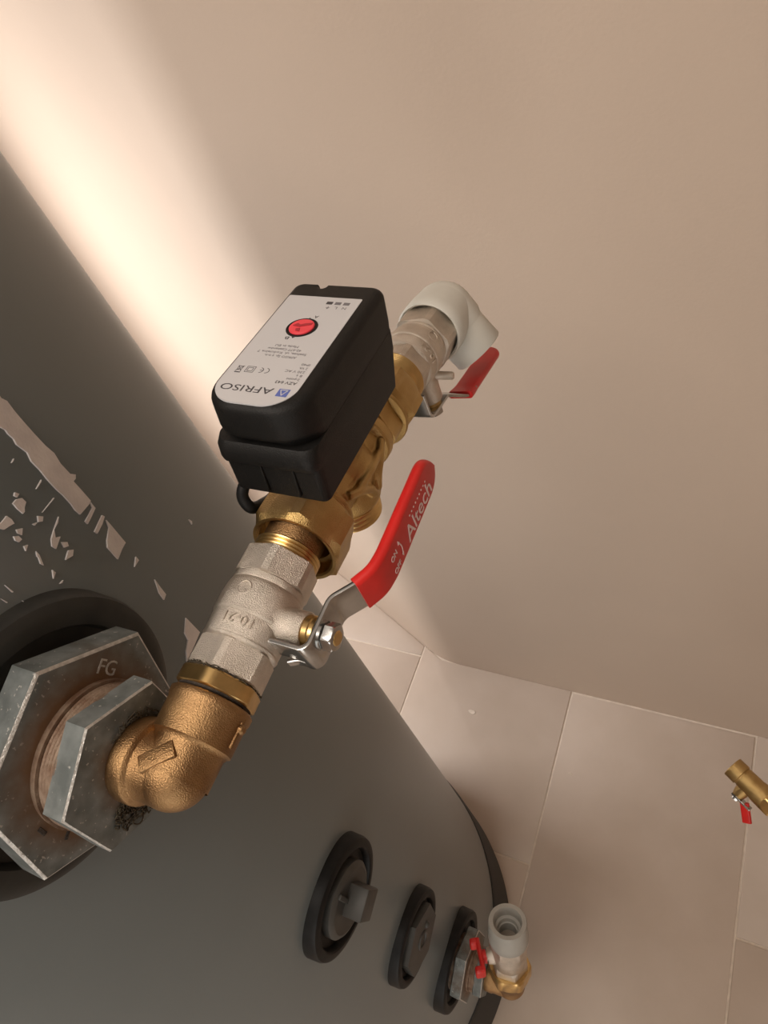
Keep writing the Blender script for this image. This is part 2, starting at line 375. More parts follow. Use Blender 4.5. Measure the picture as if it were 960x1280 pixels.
SCRAPS=[[(19.22,1.6269),(19.42,1.6238),(19.25,1.6174),(19.17,1.6112),(19.09,1.6027),(19.06,1.5941),(19.17,1.5873),(18.88,1.5813),(18.84,1.5731),(19.22,1.5695),(18.90,1.5685),(18.53,1.5691),(18.48,1.5623),(18.38,1.5533),(18.00,1.5534),(16.56,1.5564),(16.52,1.5605),(16.68,1.5646),(16.75,1.5718),(16.71,1.5773),(16.78,1.5841),(16.94,1.5911),(16.96,1.5974),(17.29,1.6017),(17.12,1.6090),(17.31,1.6117),(17.27,1.6154),(17.36,1.6176),(17.23,1.6200),(17.15,1.6252),(19.35,1.6329)],
[(18.27,1.5530),(18.17,1.5482),(17.00,1.5487),(16.38,1.5491),(16.41,1.5514),(17.21,1.5507),(18.00,1.5502)],
[(18.17,1.5417),(18.24,1.5397),(17.46,1.5394),(16.36,1.5401),(16.31,1.5425),(16.99,1.5423)],
[(18.11,1.5376),(18.06,1.5327),(17.83,1.5173),(17.05,1.5183),(15.91,1.5185),(16.06,1.5293),(16.54,1.5316),(17.73,1.5336)],
[(13.09,1.5958),(13.54,1.5952),(13.94,1.5929),(13.91,1.5899),(13.47,1.5892),(13.22,1.5880),(13.01,1.5882),(13.01,1.5921)],
[(13.90,1.5977),(14.04,1.5953),(13.71,1.5954),(13.64,1.5971)],
[(11.08,1.5970),(11.30,1.5961),(11.99,1.5954),(12.03,1.5923),(11.92,1.5899),(11.51,1.5915),(11.02,1.5931),(10.83,1.5959)],
[(11.65,1.5873),(12.06,1.5847),(11.60,1.5831),(11.51,1.5857)],
[(11.09,1.5868),(11.38,1.5846),(11.34,1.5820),(11.03,1.5826),(10.94,1.5847)],
[(13.70,1.5803),(13.98,1.5773),(13.62,1.5763),(13.34,1.5783)],
[(12.89,1.5806),(13.25,1.5788),(12.92,1.5792)],
[(12.96,1.5667),(13.77,1.5678),(13.30,1.5648),(13.68,1.5624),(13.32,1.5621),(12.60,1.5614),(12.55,1.5644)],
[(13.39,1.5601),(13.73,1.5569),(13.53,1.5550),(13.18,1.5570)],
[(13.24,1.5538),(13.59,1.5511),(13.12,1.5498),(12.43,1.5527),(12.88,1.5535)],
[(11.02,1.5791),(11.32,1.5775),(10.83,1.5768)],
[(11.32,1.5714),(11.05,1.5665),(11.07,1.5695)],
[(15.59,1.6067),(16.00,1.6067),(15.83,1.6064)],
[(15.40,1.5880),(16.36,1.5877),(16.18,1.5873)],
[(14.22,1.5787),(15.96,1.5762),(15.89,1.5760)],
[(13.77,1.5678),(14.95,1.5687),(14.47,1.5675)],
[(17.54,1.5052),(17.46,1.5019),(16.58,1.5035)],
[(17.17,1.4828),(16.98,1.4760),(16.82,1.4684),(16.19,1.4685),(16.39,1.4749)],
[(16.46,1.4418),(16.37,1.4224),(14.34,1.4249),(12.51,1.4258),(13.56,1.4312),(14.68,1.4327),(15.01,1.4384)],
[(27.00,1.4607),(27.19,1.4566),(26.85,1.4559)],
[(11.01,1.5575),(11.03,1.5550),(10.51,1.5543)],
[(10.52,1.5493),(10.94,1.5485),(10.69,1.5482)],
[(11.35,1.5715),(11.27,1.5689),(10.84,1.5636),(10.79,1.5657)],
[(7.79,1.5775),(7.77,1.5717),(7.69,1.5717)],
[(6.83,1.5754),(6.90,1.5715),(6.83,1.5713)],
[(7.65,1.5644),(7.63,1.5627),(7.48,1.5625)],
[(6.48,1.5624),(6.99,1.5619),(6.77,1.5616)]]
for pl in SCRAPS:
    # torn remains of a paper sticker: (angle round the tank, height)
    P2 = [Vector((t, z, 0)) for t, z in pl]
    tris = tessellate_polygon([P2]); mb = MB()
    def on(t, z, r): a = math.radians(t); return (AX + r * math.cos(a), AY + r * math.sin(a), z)
    verts = {}
    for h in (0, 1):
        for i, q in enumerate(P2): verts[(h, i)] = mb.bm.verts.new(on(q.x, q.y, TR + (0.0004 + 0.0005 * h if h else -0.0003)))
    def emit(a, b, c, lv):
        mb.bm.faces.new((a, b, c))
    for a, b, c in tris:
        mb.bm.faces.new((verts[(1, a)], verts[(1, b)], verts[(1, c)]))
    for i in range(len(P2)):
        j = (i + 1) % len(P2)
        try: mb.bm.faces.new((verts[(0, i)], verts[(0, j)], verts[(1, j)], verts[(1, i)]))
        except ValueError: pass
    obj('paper_scrap', mb, 'paper', tank, smooth=False, recalc=True)

# ------------------------------------------------------------------ plugs in the two middle ports
F2 = fr((X0, AY + 0.002, Z2), (1, 0, 0), (0, 1, 0)); F3 = fr((X0, AY + 0.002, Z3), (1, 0, 0), (0, 1, 0))
t = thing('threaded_plug', (X0, AY, Z2), 'round grey plug with a raised square head in the wider view of two capped ports, nearer the big valve', 'plug')
t['label'] = 'round grey plug with a protruding block head, capping the upper of two closed tank ports'
mb = MB(); mb.lathe([(0.0035, 0.0365), (0.012, 0.0365), (0.0145, 0.034), (0.0155, 0.031), (0.0150, 0.029), (0.0150, 0)], F2, n=72); obj('disc', mb, 'plug', t)
mb = MB(); mb.box((0.002, -0.001, 0.024), (0.030, 0.026, 0.022), F2 @ Matrix.Rotation(math.radians(12), 4, 'Z'), bev=0.0018); obj('square_head', mb, 'plug', t)
mb = MB(); mb.box((-0.002, 0.020, 0.0162), (0.005, 0.026, 0.003), F2, bev=0.0008); mb.box((-0.006, -0.022, 0.0162), (0.005, 0.018, 0.003), F2, bev=0.0008); obj('raised_rib', mb, 'plug', t)
t = thing('threaded_plug', (X0, AY, Z3), 'grey hexagonal plug with a round dimple at its centre, in the lower closed tank port', 'plug')
mb = MB(); mb.hexl([(0.0035, 0.05), (0.0140, 0.05), (0.0165, 0.045)], 0.076, F3, phase=math.radians(20)); obj('hexagon', mb, 'plug', t, angle=25)
mb = MB(); mb.lathe([(0.0150, 0.0125), (0.0180, 0.0120), (0.0185, 0.0105), (0.0180, 0.0085), (0.0135, 0.0070), (0.0135, 0)], F3, n=40); obj('dimple', mb, ['plug'], t)
mb = MB(); mb.ball((0.018, 0.004, 0.0165), 0.0045, F3); obj('stud', mb, 'plug', t)

# ------------------------------------------------------------------ galvanised reducers
def reducer(z, ybase, s, ph1, ph2, lab1, lab2, letters=True):
    F = fr((X0, ybase, z), (1, 0, 0), (0, 1, 0))
    a = thing('reducing_bushing', (X0, ybase, z), lab1, 'pipe fitting')
    mb = MB(); mb.lathe([(0.0008, 0.044 * s), (0.013, 0.044 * s)], F, n=64); obj('threaded_neck', mb, 'rusty', a)
    mb = MB(); R = 0.0605 * s; af = 0.1045 * s
    mb.hexl([(0.0115, R - 0.003, 0.003), (0.0135, R, 0.0), (0.0288, R, 0.0), (0.0297, R - 0.0012, 0.0008), (0.0300, R - 0.0018, 0.0014)], af, F, phase=math.radians(ph1), per=12, mis=[0, 0, 1, 1, 0])
    obj('hex_flange', mb, ['galv', 'worn_zinc'], a, angle=22)
    if letters:
        ff = F @ Matrix.Translation((0.030, 0.027, 0.0300)) @ Matrix.Rotation(math.radians(-72), 4, 'Z')
        text('stamped_letters', 'FG', ff, a, 'worn_zinc', 0.0075, ext=0.0003)
        for (px, py, ang, l) in ((-0.036, -0.012, 20, 0.008), (-0.026, -0.033, 50, 0.010), (-0.014, -0.041, -30, 0.007), (-0.040, 0.004, 80, 0.006)):
            mb = MB(); g = F @ Matrix.Translation((px, py, 0.0300)) @ Matrix.Rotation(math.radians(ang), 4, 'Z')
            mb.box((0, 0, 0.0001), (l, 0.0022, 0.0007), g, bev=0.0003, seg=1); obj('casting_mark', mb, 'dark_compound', a)
    b = thing('hex_bushing', (X0, ybase, z), lab2, 'pipe fitting')
    mb = MB(); mb.lathe([(0.029, 0.036 * s), (0.0335, 0.0366 * s)], F, n=72, mi=0)
    mb.thread(0.0335, 0.044, 0.0352 * s, 0.0022, 0.0010, F, n=72); obj('threaded_neck', mb, 'rusty', b, angle=50)
    mb = MB(); R = 0.0405 * s; af = 0.0700 * s
    mb.hexl([(0.0405, R - 0.005, 0.002), (0.0425, R, 0.0), (0.0541, R, 0.0), (0.0550, R - 0.0012, 0.0008)], af, F, phase=math.radians(ph2), per=12, mis=[0, 0, 1, 0])
    obj('hexagon', mb, ['galv_hex', 'worn_zinc'], b, angle=22)
    return a, b
reducer(Z1, 0.0265, 1.0, 15, 25, 'large galvanized hexagonal reducer stamped FG, screwed into the topmost tank port', 'smaller rust-stained galvanized hexagon seated inside the large stamped one')

A0 = Vector((-0.214, 0.027, Z1))                                     # where the elbow turns
def FA(t=0.0): return fr((A0.x, A0.y + t, A0.z), (0, 1, 0), (1, 0, 0))   # local x = +X, local y = -Z, z = +Y
EY = 0.0305; EC = Vector((A0.x - 0.001, EY, A0.z))
FX = fr((X0, EY, Z1), (1, 0, 0), (0, 1, 0))
LX = A0.x - X0                                                       # 0.08
# ------------------------------------------------------------------ cast elbow out of the port
t = thing('brass_elbow', tuple(A0), 'warm brown cast brass elbow turning from the tank port into the line of valves', 'pipe fitting')
mb = MB()
mb.lathe([(0.052, 0.0170), (0.0548, 0.0190), (0.0556, 0.0200), (0.0572, 0.0204), (0.0635, 0.0204), (0.0650, 0.0198), (0.0656, 0.0180), (0.0664, 0.0174), (LX - 0.001, 0.0174)], FX, n=80, cap1=False)
mb.ball(tuple(EC), 0.0176, u=64, v=40)
mb.lathe([(0.0, 0.0176), (0.0155, 0.0178), (0.0172, 0.0187), (0.0180, 0.0202), (0.0335, 0.0206), (0.0350, 0.0214), (0.0382, 0.0216), (0.0392, 0.0205), (0.0392, 0.0170)], FA(), n=80, cap0=False)
obj('body', mb, 'bronze', t, angle=60)
mb = MB(); g = Matrix.Translation((EC.x - 0.0005, EC.y + 0.0015, EC.z + 0.0162)) @ Matrix.Rotation(math.radians(42), 4, 'Z')
mb.box((0, 0, 0), (0.0180, 0.0085, 0.0042), g, bev=0.0009); obj('cast_badge', mb, 'bronze', t)
text('badge_figure', '2', g @ Matrix.Translation((-0.002, -0.0018, 0.0021)), t, 'bronze', 0.0040, ext=0.00022)
mb = MB(); mb.ball((A0.x + 0.021, A0.y + 0.031, A0.z - 0.0015), 0.0026, u=16, v=10); mb.box((A0.x + 0.0195, A0.y + 0.029, A0.z - 0.001), (0.004, 0.016, 0.003), bev=0.001)
obj('casting_nub', mb, 'bronze', t)
mb = MB()
for i in range(26):                                                  # hemp that hangs out of the joint
    a0 = random.uniform(-PI * 0.95, PI * 0.25); pts = []; r0 = 0.0195 + random.uniform(0, 0.003); L = random.uniform(0.3, 0.9)
    for k in range(9):
        a = a0 + L * k / 8; rr = r0 + 0.004 * math.sin(k * random.uniform(0.4, 0.9)) * random.uniform(0.2, 1)
        pts.append(tuple(FX @ Vector((rr * math.cos(a), rr * math.sin(a), 0.0556 + 0.0012 * math.sin(k * 1.1 + i)))))
    mb.tube(pts, 0.00028, n=5)
for i in range(60):
    a0 = random.uniform(-PI * 0.90, -PI * 0.55); pts = []; rr = random.uniform(0.0205, 0.0320); cr = random.uniform(0.0015, 0.0045); L = random.uniform(2, 5)
    for k in range(12):
        a = k / 11 * L + i; pts.append(tuple(FX @ Vector((rr * math.cos(a0) + cr * math.cos(a), rr * math.sin(a0) + cr * math.sin(a) * 0.7, 0.0556 + 0.0008 * math.sin(k + i)))))
    mb.tube(pts, 0.0004, n=5)
tag(obj('sealing_hemp', mb, 'hemp', t), kind='stuff')

# brass nipple between elbow and first valve
t = thing('brass_nipple', (A0.x, A0.y + 0.04, A0.z), 'short hexagonal brass nipple with dark thread sealant between the elbow and the front valve', 'pipe fitting')
mb = MB(); mb.lathe([(0.030, 0.0165), (0.0393, 0.0165), (0.0405, 0.0190), (0.0412, 0.0192), (0.0420, 0.0185)], FA(), n=64); obj('collar', mb, 'dark_compound', t, angle=50)
mb = MB(); mb.hexl([(0.0412, 0.0200, 0.0006), (0.0420, 0.0212), (0.0492, 0.0212), (0.0500, 0.0200, 0.0006)], 0.0392, FA(), phase=math.radians(-15)); obj('hexagon', mb, 'brass_turned', t, angle=25)
mb = MB(); mb.thread(0.0500, 0.0522, 0.0186, 0.0011, 0.0006, FA()); 
obj('thread', mb, 'dark_compound', t, angle=50)
mb = MB()
for i in range(22):
    a0 = random.uniform(-PI, PI); pts = []; L = random.uniform(0.15, 0.5); tt = 0.0503 + random.uniform(-0.0006, 0.0008)
    for k in range(6):
        a = a0 + L * k / 5; rr = 0.0196 + random.uniform(0, 0.0012); pts.append(tuple(FA() @ Vector((rr * math.cos(a), rr * math.sin(a), tt + random.uniform(-0.0005, 0.0006)))))
    mb.tube(pts, 0.0003, n=5)
tag(obj('sealing_hemp', mb, 'hemp', t), kind='stuff')

# ------------------------------------------------------------------ ball valves
def valve_body(t, F, L, ph, marks, twist, boss=0.0, k=None, hs=1.0):
    """nickel body along F's z from 0 to L; the stem leaves at angle twist (radians, in F's xy)"""
    ks = L / 0.0705; k = k or ks
    mb = MB()
    mb.hexl([(0.0, 0.0195, 0.0008), (0.0008, 0.0206), (0.0155, 0.0206), (0.0162, 0.0198)], 0.0372, F, phase=ph, per=12); obj('end_hexagon', mb, 'nickel', t, angle=25)
    mb = MB()
    mb.lathe([(z * k, r) for z, r in ((0.0155, 0.0175), (0.0162, 0.0196), (0.0172, 0.0206), (0.0180, 0.0208), (0.0183, 0.0202), (0.0190, 0.0206), (0.0290, 0.0210), (0.0300, 0.0211), (0.0304, 0.0216), (0.0315, 0.0219), (0.0400, 0.0219), (0.0460, 0.0214), (0.0492, 0.0206), (0.0498, 0.0200), (0.0506, 0.0204), (0.0535, 0.0202), (0.0545, 0.0190))], F, n=96)
    G = F @ Matrix.Translation((0, 0, 0.0352 * ks)) @ Matrix.Rotation(twist, 4, 'Z') @ Matrix.Rotation(PI / 2, 4, 'Y')   # local z = stem
    mb.lathe([(0.0, 0.0155), (0.0172, 0.0135), (0.0192, 0.0112), (0.0212, 0.0101), (0.0250, 0.0099), (0.0320 + boss, 0.0097), (0.0328 + boss, 0.0090)], G, n=56)
    mb.ball((0, 0.0, 0), 0.0025, G @ Matrix.Translation((-0.0115, 0.001, 0.0195)), u=16, v=10)
    obj('body', mb, 'nickel', t, angle=40)
    mb = MB(); mb.hexl([(0.0535 * k, 0.0190, 0.0006), (0.0545 * k, 0.0212 * hs), (L - 0.0008, 0.0212 * hs), (L, 0.0196, 0.0008), (L, 0.0186, 0.001)], 0.0384 * hs, F, phase=ph, per=12); obj('end_hexagon', mb, 'nickel', t, angle=25)
    if marks:
        def wrap(zc, a_c, r):
            # reading runs clockwise seen from +z so that it reads from the valve's other side
            return lambda x, y, z: F @ Vector(((r + z) * math.cos(a_c - x / r), (r + z) * math.sin(a_c - x / r), (zc - y)))
        ac = marks
        mb = MB(); pts = []
        text('cast_number', '10-21', None, t, 'nickel', 0.0050, 0.0150, ext=0.0009, align='CENTER', curve=wrap(0.0278 * k, ac + 0.22, 0.0209))
        ring = MB(); cc = F @ Vector((0.0214 * math.cos(ac), 0.0214 * math.sin(ac), 0.0420 * k))
        Fn = fr(cc, (F.to_3x3() @ Vector((math.cos(ac), math.sin(ac), 0))), F.to_3x3() @ Vector((0, 0, 1)))
        R = []
        for i in range(36):
            a = 2 * PI * i / 36
            R.append([tuple(Vector(((0.0036 + 0.00055 * math.cos(b)) * math.cos(a), (0.0036 + 0.00055 * math.cos(b)) * math.sin(a), 0.0002 - 0.35 * (0.0036 * math.sin(a)) ** 2 / 0.0214 * 1.4 + 0.00055 * math.sin(b)))) for b in [2 * PI * q / 8 for q in range(8)]])
        R.append(R[0]); ring.rings(R, Fn, cap0=False, cap1=False); obj('cast_ring', ring, 'nickel', t, angle=80)
        text('cast_figure', '2', Fn @ Matrix.Rotation(PI / 2, 4, 'Z') @ Matrix.Translation((-0.0013, -0.0017, -0.0001)), t, 'nickel', 0.0034, ext=0.0003)
    return G

def ribbon(pts, width, thick, up, rounded=0.0, tip=0.0, n=8):
    """flat bar swept along pts; up = the width's direction"""
    def prof(i):
        w = width(i) if callable(width) else width; th = thick
        hw, ht = w / 2, th / 2; r = min(rounded, ht * 0.98, hw * 0.98)
        if r <= 0: return [(hw, ht), (-hw, ht), (-hw, -ht), (hw, -ht)]
        out = []
        for cx, cy, a0 in ((hw - r, ht - r, 0), (-hw + r, ht - r, PI / 2), (-hw + r, -ht + r, PI), (hw - r, -ht + r, 1.5 * PI)):
            for q in range(n): out.append((cx + r * math.cos(a0 + PI / 2 * q / (n - 1)), cy + r * math.sin(a0 + PI / 2 * q / (n - 1))))
        return out
    return MB().tube(pts, 0, up=up, prof=prof)

def smooth_path(P, r=0.003, n=5):
    P = [Vector(p) for p in P]; out = [P[0]]
    for a, b, c in zip(P, P[1:], P[2:]):
        d = min(r, (b - a).length * 0.45, (c - b).length * 0.45); p = b + (a - b).normalized() * d; q = b + (c - b).normalized() * d
        for i in range(n + 1): s = i / n; out.append(p * (1 - s) ** 2 + b * 2 * s * (1 - s) + q * s ** 2)
    out.append(P[-1]); return out

# valve at the front
v1 = thing('ball_valve', (A0.x, A0.y + 0.05, A0.z), 'sandblasted nickel ball valve at the front, its long red handle printed Altech', 'valve')
G1 = valve_body(v1, FA(0.0508), 0.0705, math.radians(-15), math.radians(-88), 0.0)
mb = MB(); mb.lathe([(0.0320, 0.0074), (0.0334, 0.0086), (0.0362, 0.0086), (0.0368, 0.0080), (0.0388, 0.0078)], G1, n=48); obj('gland_nut', mb, 'brass_turned', v1, angle=35)
SY = A0.y + 0.0508 + 0.0352; SZ = A0.z
HZ = 1.8 - 0.2996; PX = A0.x + 0.0405
lev = smooth_path([(PX - 0.0060, 0.1006, HZ), (PX - 0.003, 0.1005, HZ), (PX + 0.0, 0.1035, HZ), (PX, 0.1300, HZ), (PX + 0.0110, 0.1420, HZ), (PX + 0.0165, 0.1515, HZ), (PX + 0.0170, 0.170, HZ)], 0.0035)
ob = obj('lever', ribbon(lev, 0.0226, 0.0026, (0, 0, 1), 0.0006, n=3), 'zinc', v1, angle=30, label='bright zinc-plated lever plate bent outward')
# the two little stop tabs that hook back beside the body
mb = ribbon(smooth_path([(PX - 0.0050, 0.1006, HZ + 0.004), (PX - 0.024, 0.1010, HZ + 0.004)], 0.002), 0.0146, 0.0026, (0, 0, 1), 0.0005, n=3)
mb2 = ribbon(smooth_path([(PX - 0.0060, 0.1006, HZ - 0.0085), (PX - 0.0115, 0.1010, HZ - 0.0085), (PX - 0.0170, 0.0985, HZ - 0.0085)], 0.002), 0.0056, 0.0022, (0, 0, 1), 0.0005, n=3)
obj('stop_tab', mb2, 'zinc', v1)
obj('stop_tab', mb, 'zinc', v1)
mb = MB(); GS = G1
mb.lathe([(0.0415, 0.0078), (0.0435, 0.0078)], GS, n=40); obj('washer', mb, 'zinc', v1)
mb = MB(); mb.hexl([(0.0437, 0.0066, 0.0004), (0.0443, 0.0076), (0.0488, 0.0076), (0.0496, 0.0066, 0.0002), (0.0498, 0.0060, 0.0008)], 0.0130, GS, phase=0.2, per=8); obj('stem_nut', mb, 'zinc', v1, angle=25)
mb = MB(); mb.lathe([(0.0380, 0.0040), (0.0500, 0.0040), (0.0505, 0.0035), (0.0505, 0)], GS, n=32); obj('stem', mb, 'brass_turned', v1)
GX = PX + 0.0170; gpath = smooth_path([(PX + 0.0095, 0.1405, HZ), (PX + 0.0155, 0.1500, HZ), (GX, 0.1600, HZ), (GX, 0.2150, HZ)], 0.006, 8)
last = gpath[-1]; nb = len(gpath); K = 10; W1 = 0.0256
for i in range(1, K + 1): gpath.append(last + Vector((0, W1 / 2 * 1.02 * math.sin(PI / 2 * i / K * 0.995), 0)))
gw = lambda i: W1 if i < nb else max(0.0012, W1 * math.cos(PI / 2 * (i - nb + 1) / K * 0.985))
grip = obj('grip', ribbon(gpath, gw, 0.0068, (0, 0, 1), 0.0030, n=7), 'red', v1, angle=75, label='red vinyl handle sleeve printed Altech, ON and OFF')
TX = GX + 0.0034 + 0.0003
def FH(y, z, slope=0.0): return Matrix(((0, 0, 1, TX), (math.cos(slope), -math.sin(slope), 0, y), (math.sin(slope), math.cos(slope), 0, z), (0, 0, 0, 1)))
def hz(z): return 1.8 + z
text('lettering', 'Altech', FH(0.1800, hz(-0.3075)), grip, 'ink_white', 0.0105, 0.0370)
text('lettering', 'ON', FH(0.1605, hz(-0.2985)), grip, 'ink_white', 0.0038, 0.0068)
text('lettering', 'OFF', FH(0.1592, hz(-0.3075)), grip, 'ink_white', 0.0036, 0.0080)
mb = MB()
for i in range(9):
    q = (TX, 0.1890 + i * 0.0030, hz(-0.2945 - 0.00012 * i)); mb.lathe([(0, 0.0006), (0.0002, 0.0006)], fr(q, (1, 0, 0)), n=10)
obj('printed_dots', mb, 'ink_white', grip, smooth=False)
arc = [(TX + 0.0001, 0.1712 + 0.0014 * math.sin(PI * i / 12), hz(-0.2950 - 0.0095 * i / 12)) for i in range(13)]
mb = ribbon(arc, 0.0006, 0.0003, (0, 1, 0)); 
for e, dz in ((arc[0], 1), (arc[-1], -1)):
    mb.prism([(e[1] - 0.0011, e[2] - 0.0006 * dz), (e[1] + 0.0011, e[2] - 0.0006 * dz), (e[1] - 0.0001, e[2] + 0.0018 * dz)], 0, 0.0003, Matrix(((0, 0, 1, TX), (1, 0, 0, 0), (0, 1, 0, 0), (0, 0, 0, 1))))
obj('printed_arrow', mb, 'ink_white', grip, smooth=False)

# ------------------------------------------------------------------ second run: union, zone valve, actuator (pitched slightly down)
YB = Vector((-0.04602, 0.98737, -0.15158)).normalized(); XB = Vector((0.99516, 0.03213, -0.09287)); ZB = YB.cross(XB).normalized() * -1
XB = YB.cross(ZB).normalized()
B0 = Vector((-0.2147, 0.175, 1.8 - 0.3023))
def FB(t=0.0): return fr(B0 + YB * t, YB, XB)                       # local x = XB, local y = -ZB, z = YB
def FL(): return Matrix(((XB.x, YB.x, ZB.x, B0.x), (XB.y, YB.y, ZB.y, B0.y), (XB.z, YB.z, ZB.z, B0.z), (0, 0, 0, 1)))
t = thing('union_tailpiece', (A0.x, A0.y + 0.12, A0.z), 'short brass union tail with open thread between the front valve and the big brass nut', 'pipe fitting')
mb = MB(); mb.thread(0.1195, 0.1285, 0.0190, 0.0021, 0.0011, FA(), n=80); obj('thread', mb, 'brass_turned', t, angle=50, label='open golden pipe thread')
mb = MB(); mb.lathe([(0.1280, 0.0164), (0.1300, 0.0170), (0.1500, 0.0170)], FA(), n=64); obj('tube', mb, 'bronze', t)

def union_nut(name, F, t0, t1, rc, af, bore, ph, lab, near_open=True, m='brass'):
    L = t1 - t0; u = thing(name, tuple(F @ Vector((0, 0, t0))), lab, 'pipe fitting')
    mb = MB()
    prof = [(t0 + 0.0100, bore * 0.84), (t0 + 0.0098, bore), (t0 + 0.0012, bore), (t0 + 0.0002, bore + 0.0012), (t0, bore + 0.0030), (t0 + 0.0004, rc - 0.0048), (t0 + 0.0040, rc), (t1 - 0.0042, rc), (t1 - 0.0010, rc - 0.0042), (t1, rc - 0.0070), (t1 + 0.0001, bore)]
    mb.hexl(prof, af, F, phase=ph, per=16, cap0=False, cap1=True)
    obj('hexagon', mb, m, u, angle=26); return u
union_nut('union_nut', FB(), -0.0165, 0.0110, 0.0292, 0.0508, 0.0222, math.radians(-13), 'biggest brass union nut, at the front valve just below the black actuator')

def ztube(mb, pts, r): mb.tube([tuple(FL() @ Vector(p)) for p in pts], r, n=10)
zv = thing('zone_valve', tuple(B0 + YB * 0.05), 'cast brass three-way valve body under the black actuator with a bare thread pointing down', 'valve')
mb = MB(); LM = FL()
TC = 0.0500
mb.lathe([(0.008, 0.0175), (0.052, 0.0168)], FB(), n=48)
mb.lathe([(TC, 0.0165), (0.078, 0.0178)], FB(), n=48)
mb.ball((0, TC, 0), 0.0215, LM)
FD = fr(B0 + YB * TC, -ZB, XB)                                      # down port: z runs down
mb.lathe([(0, 0.0185), (0.008, 0.0195), (0.016, 0.0218), (0.0205, 0.0224), (0.0225, 0.0215), (0.0230, 0.0190)], FD, n=48)
mb.lathe([(0, 0.0165), (-0.030, 0.0150)], FD, n=40)
for s in (-1, 1):
    ztube(mb, [(0.0175, TC - 0.026 * s, 0.006), (0.0205, TC - 0.016 * s, 0.002), (0.0215, TC - 0.006 * s, -0.006), (0.0218, TC - 0.002 * s, -0.014)], 0.0030)
ztube(mb, [(0.0195, TC - 0.016, 0.003), (0.0215, TC, 0.005), (0.0195, TC + 0.016, 0.003)], 0.0028)
obj('body', mb, 'brass', zv, voxel=0.0009)
mb = MB(); mb.lathe([(0.0105, 0.0195), (0.0115, 0.0216), (0.0128, 0.0222), (0.0138, 0.0218), (0.0150, 0.0222), (0.0165, 0.0222), (0.0178, 0.0214), (0.0182, 0.0180)], FB(), n=80)
obj('near_collar', mb, 'brass', zv, angle=30)
mb = MB(); mb.lathe([(0.0745, 0.0180), (0.0760, 0.0212), (0.0775, 0.0222), (0.0830, 0.0224), (0.0842, 0.0214), (0.0846, 0.0190)], FB(), n=80)
obj('far_collar', mb, 'brass', zv, angle=30)
mb = MB(); mb.thread(0.0225, 0.0375, 0.0205, 0.0036, 0.0019, FD, n=80); mb.lathe([(0.0374, 0.0186), (0.0382, 0.0176), (0.0382, 0.0150), (0.030, 0.0148), (0.030, 0)], FD, n=64, cap0=False)
obj('down_thread', mb, 'brass_turned', zv, angle=50, label='bare thread of the open downward port')
mb = MB(); mb.lathe([(0.0, 0.012), (0.0362, 0.012)], fr(B0 + YB * TC, ZB, XB), n=40); obj('stem_neck', mb, 'brass', zv)

t = thing('union_adaptor', tuple(B0 + YB * 0.09), 'brass hexagonal adaptor screwed to the far end of the three-way valve', 'pipe fitting')
mb = MB(); mb.hexl([(0.0846, 0.0205, 0.0006), (0.0856, 0.0228), (0.1000, 0.0228), (0.1010, 0.0212, 0.0008)], 0.0412, FB(), phase=math.radians(5)); obj('hexagon', mb, 'brass', t, angle=25)
mb = MB(); mb.lathe([(0.1005, 0.0200), (0.1015, 0.0246), (0.1026, 0.0252), (0.1040, 0.0252), (0.1050, 0.0244), (0.1056, 0.0212), (0.1090, 0.0205)], FB(), n=80); obj('flange_ring', mb, 'brass', t, angle=30)
union_nut('union_nut', FB(), 0.1066, 0.1320, 0.0278, 0.0480, 0.0195, math.radians(2), 'brass union nut farther up the line, touching the thread of the rear valve')
CD = Vector((0.00992, 0.98127, -0.19238)).normalized(); C0 = B0 + YB * 0.125
def FC(): return fr(C0, CD, (1, 0, -0.05))
t = thing('union_tailpiece', tuple(C0 + CD * 0.01), 'golden brass thread screwed into the near end of the rear valve, past the far nut', 'pipe fitting')
mb = MB(); mb.lathe([(0.002, 0.0185), (0.0100, 0.0185)], FC(), n=64); mb.thread(0.0085, 0.0222, 0.0207, 0.0018, 0.0008, FC(), n=80); obj('thread', mb, 'brass_turned', t, angle=50)

# ------------------------------------------------------------------ actuator
HW, HN, HF = 0.0280, -0.0160, 0.0962
act = thing('valve_actuator', tuple(B0 + ZB * 0.043 + YB * 0.04), 'black box-shaped electric valve actuator with a silver rating label and a red knob', 'actuator')
def plan(dn, rn, rf, notch=0.0, dx=0.0, df=0.0):
    P = rrect(-HW + dx, HW - dx, HN + dn, HF - df, (rn, rn, rf, rf), seg=8)
    # rrect runs (x0,y0) (x1,y0) (x1,y1) (x0,y1): the notch sits on the far edge between the last two corners
    i = 27; c = -0.0092; N = []
    for k in range(9):
        a = PI * k / 8; N.append((c + 0.0034 * math.cos(a), HF - df - notch * math.sin(a)))
    return P[:i] + N + P[i:]
mb = MB()
mb.rings([[(x, y, z) for x, y in plan(*a)] for z, a in (
    (0.0372, (0.0060, 0.003, 0.003, 0, 0.0012, 0.005)), (0.0380, (0.0052, 0.004, 0.004, 0, 0.0004, 0.0043)), (0.0600, (0.0040, 0.005, 0.004, 0, 0, 0.001)), (0.0612, (0.0010, 0.006, 0.004)), (0.0640, (0.0000, 0.0065, 0.004)), (0.0705, (0.0004, 0.0070, 0.004)), (0.0735, (0.0030, 0.008, 0.004, 0, 0.0002)))], LM)
for f in mb.bm.faces: f.smooth = True
obj('base_shell', mb, 'black', act, angle=40)
mb = MB()
NT = 0.0040
